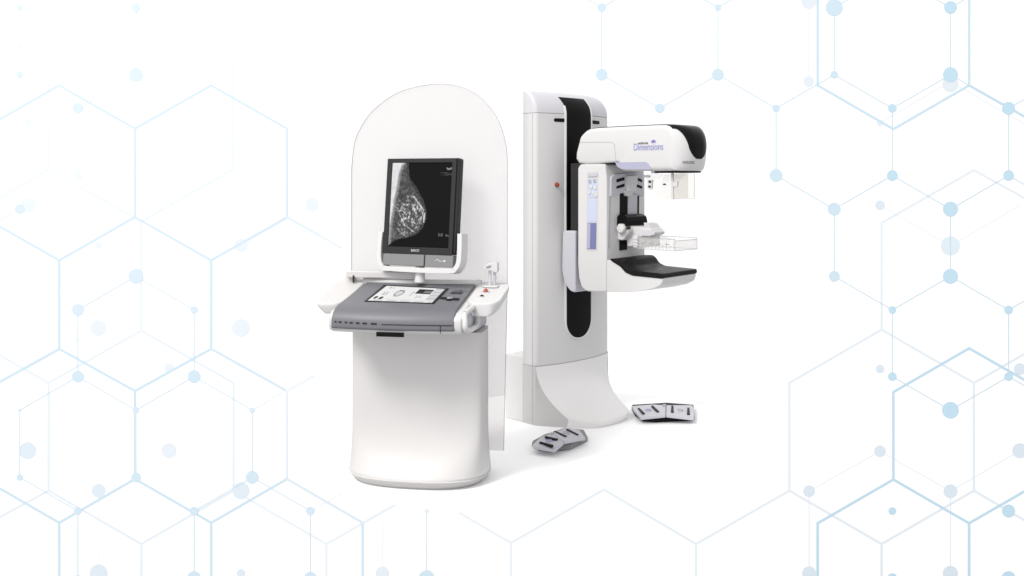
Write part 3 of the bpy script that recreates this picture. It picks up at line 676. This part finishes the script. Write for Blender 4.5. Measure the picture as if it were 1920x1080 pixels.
MB().loft([[(x, kc[0] + r * math.cos(a) * (1 + .05 * math.cos(6 * a)), kc[1] + r * math.sin(a) * (1 + .05 * math.cos(6 * a))) for a in [2 * math.pi * k / 36 for k in range(36)]] for x, r in ((-.085, .022), (-.10, .030), (-.118, .030), (-.124, .025), (-.126, .012))]).build('hand_knob', WHITE, comp)
kd = [(-0.543, 1.292)][0]
MB().loft([[(x, kd[0] + r * math.cos(a), kd[1] + r * math.sin(a)) for a in [2 * math.pi * k / 14 for k in range(14)]] for x, r in ((-.085, .012), (-.1, .012), (-.104, .008))]).build('lock_pin', DARK, comp)
sp = [(-0.585, 1.220), (-0.631, 1.222), (-0.589, 1.203), (-0.631, 1.202), (-0.585, 1.183), (-0.631, 1.182)]
for k in range(0, 6, 2):
    MB().tube([(-.098, *sp[k]), (-.098, *sp[k + 1])], .006, 8).build('spring_clip', STEEL, comp)
# clear compression paddle
pdl = MB(); pz0, pz1, pv0, pv1, pu0, pu1 = 1.165, 1.235, -.615, -.90, -.10, .135
pdl.box(pu0, pu1, pv1, pv0, pz0, pz0 + .004)
pdl.box(pu0, pu0 + .004, pv1, pv0, pz0 + .004, pz1); pdl.box(pu1 - .004, pu1, pv1, pv0, pz0 + .004, pz1)
pdl.box(pu0 + .004, pu1 - .004, pv1, pv1 + .004, pz0 + .004, pz1 - .01)
pad_o = pdl.build('compression_paddle', PADDLE, comp)
e = MB()
for u in (pu0, pu1): e.tube([(u, pv0, pz0), (u, pv1, pz0)], .0028, 6); e.tube([(u, pv0, pz1), (u, pv1, pz1)], .0028, 6)
for z in (pz0, pz1 - .01): e.tube([(pu0, pv1, z), (pu1, pv1, z)], .0028, 6)
for u in (pu0, pu1): e.tube([(u, pv1, pz0), (u, pv1, pz1)], .0028, 6)
for k in range(11): e.tube([(pu0 - .001, pv0 - .012 - .0265 * k, pz0 + .006), (pu0 - .001, pv0 - .012 - .0265 * k, pz0 + (.03 if k % 2 else .055))], .002, 6)
e.build('paddle_rim', CLEAREDGE, pad_o)
prism(round_poly(rect(-.62, -.585, pz0 + .004, pz1 + .01), .006, 3), 'x', pu0 - .003, pu1).build('paddle_mount', WHITE, pad_o, bevel=.005)
for k in range(4):
    e = MB(); v = -.66 - .06 * k
    e.box(pu0 - .0015, pu0, v - .018, v + .012, 1.2, 1.204); e.build('paddle_mark', STEEL, pad_o)
# clear face shield hanging below the tube head
fs = MB(); z0_, z1_ = 1.515, 1.635
e1 = [(-0.902, 1.629), (-1.057, 1.631), (-1.054, 1.484), (-0.898, 1.478)]; e2 = [(-0.835, 1.626), (-0.886, 1.629), (-0.886, 1.478), (-0.768, 1.473)]
e3 = [(-0.703, 1.629), (-0.831, 1.629), (-0.764, 1.473), (-0.707, 1.472)]
fsh = prism(e1, 'x', -.122, -.118).build('face_shield', CLEAR, head)
prism(e2, 'x', -.122, -.118).build('face_shield_wing', CLEAR, fsh)
prism(e3, 'x', -.1215, -.1185).build('face_shield_wing', PADDLE, fsh)
prism([(-0.745, 1.630), (-0.857, 1.633), (-0.857, 1.481), (-0.745, 1.473)], 'x', .098, .102).build('face_shield_wing', CLEAR, fsh)
MB().tube([(-.121, *e1[1]), (-.121, *e1[2])], .003, 6).tube([(-.121, *e1[3]), (-.121, *e1[2])], .0022, 6).build('shield_edge', CLEAREDGE, fsh)
prism([(-0.892, 1.642), (-0.905, 1.642), (-0.905, 1.475), (-0.892, 1.475)], 'x', -.126, -.116).build('shield_hinge', WHITE, fsh)
prism(round_poly([(-0.909, 1.581), (-0.940, 1.584), (-0.940, 1.555), (-0.909, 1.552)], .004, 3), 'x', -.132, -.118).build('shield_clip', WHITE, fsh, bevel=.002)
prism(round_poly([(-0.682, 1.623), (-0.727, 1.620), (-0.727, 1.607), (-0.682, 1.607)], .003, 3), 'x', -.13, -.11).build('shield_arm', WHITE, fsh, bevel=.002)
bq = [(-0.723, 1.593), (-0.755, 1.593), (-0.751, 1.535), (-0.719, 1.535)]
cl = prism(round_poly(bq, .004, 3), 'x', -.134, -.118).build('clip_block', WHITE, fsh, bevel=.002)
for q in [(-0.740, 1.580), (-0.738, 1.551)]:
    prism([(q[0] - .009, q[1] - .007), (q[0] + .009, q[1] - .005), (q[0] + .009, q[1] + .008), (q[0] - .009, q[1] + .007)], 'x', -.136, -.133).build('clip_hole', DARK, cl)
prism([(-0.827, 1.561), (-0.835, 1.571), (-0.846, 1.571), (-0.854, 1.561)], 'x', -.1235, -.1205).build('clip_screw', DARK, fsh)

# ================================================================== foot switches
def pedal(label, loc, ridge, lo, ro, base, slots, zr, zo, side):
    P = thing('foot_switch', label, 'foot pedal', loc, 0, 'foot switches on the white floor')
    b = base
    MB().loft([[(x, y, 0.001) for x, y in b], [(x, y, .022) for x, y in b], [(x * .97, y * .97, .036) for x, y in b]]).build('pedal_base', MIDGREY if side else BLACKM, P, bevel=.004)
    rb, rf = ridge
    for nm, q in (('left', [rb, *lo, rf]), ('right', [rb, *ro, rf])):
        pts = [(x, y, zr if i in (0, len(q) - 1) else zo) for i, (x, y) in enumerate(q)]
        cx = sum(p[0] for p in pts) / len(pts); cy = sum(p[1] for p in pts) / len(pts)
        pts = [(cx + (x - cx) * .985, cy + (y - cy) * .985, z) for x, y, z in pts]
        MB().loft([[(x, y, z - .018) for x, y, z in pts], [(x, y, z) for x, y, z in pts]]).build('treadle', PEDAL, P, bevel=.004)
    n = Vector(((rb[1] - rf[1]), -(rb[0] - rf[0]))).normalized()
    far = max(abs(n.dot(Vector(p) - Vector(rf))) for p in lo + ro)
    def ht(x, y): return zr + (zo - zr) * min(1, abs(n.dot(Vector((x, y)) - Vector(rf))) / far)
    for (a, c) in zip(slots[::2], slots[1::2]):
        a, c = Vector(a), Vector(c); d = (c - a).normalized(); w = Vector((-d.y, d.x)) * .008
        q = round_poly([a - w * .8, c - w * 1.2, c + w * 1.2, a + w * .8], .007, 3)
        MB().loft([[(x, y, ht(x, y) - .006) for x, y in q], [(x, y, ht(x, y) + .004) for x, y in q]]).build('grip_rubber', BLACKM, P)
    # small printed symbols between the grips
    for i in (0, 2):
        m0 = (Vector(slots[i * 2]) + Vector(slots[i * 2 + 3])) / 2 if i * 2 + 3 < len(slots) else Vector(slots[0])
        r_ = .014; ring = []
        for k in range(13):
            a = R(200 + 25 * k); x, y = m0.x + r_ * math.cos(a) * 1.3, m0.y + r_ * math.sin(a) * 1.6
            ring.append((x, y, ht(x, y) + .003))
        MB().tube(ring, .0022, 6).build('pedal_symbol', INK if i == 0 else SEAM, P)
    kx = Vector(rb) + (Vector(lo[0]) - Vector(rb)) * .12; kx = kx + (Vector(rf) - Vector(rb)) * .1
    MB().loft([[(kx.x + r * math.cos(a), kx.y + r * math.sin(a), ht(kx.x, kx.y) + h) for a in [2 * math.pi * k / 12 for k in range(12)]] for h, r in ((-.004, .012), (.006, .012), (.01, .007))]).build('pivot_bolt', STEEL, P)
    return P
pedal('light grey two-treadle foot switch on the floor left of the gantry foot', (0.287, 5.878, 0), [(-0.047, -0.111), (0.016, -0.310)],
      [(-0.121, -0.125), (-0.169, -0.287), (-0.160, -0.320), (-0.040, -0.386)], [(0.059, 0.109), (0.131, 0.046), (0.154, -0.125)], [(-0.169, -0.152), (-0.136, -0.231), (-0.034, -0.253), (0.059, -0.220), (0.174, -0.036), (0.165, 0.110), (0.048, 0.160), (-0.091, -0.000)],
      [(-0.125, -0.274), (-0.054, -0.369), (-0.091, -0.181), (-0.022, -0.262), (-0.029, -0.073), (0.033, -0.181), (0.050, 0.020), (0.108, -0.104)], .075, .05, True)
pedal('light grey two-treadle foot switch on the floor right of the gantry foot', (1.045, 6.531, 0), [(0.003, -0.001), (-0.042, -0.274)],
      [(-0.076, 0.086), (-0.227, 0.039), (-0.226, -0.067), (-0.208, -0.283)], [(0.191, 0.070), (0.196, 0.009), (0.138, -0.297)], [(-0.217, 0.120), (-0.218, -0.059), (-0.184, -0.208), (-0.108, -0.236), (0.160, -0.187), (0.215, 0.120), (0.037, 0.182)],
      [(-0.191, -0.048), (-0.178, -0.211), (-0.093, -0.003), (-0.080, -0.189), (0.043, -0.018), (0.012, -0.203), (0.146, -0.048), (0.114, -0.225)], .06, .045, False)
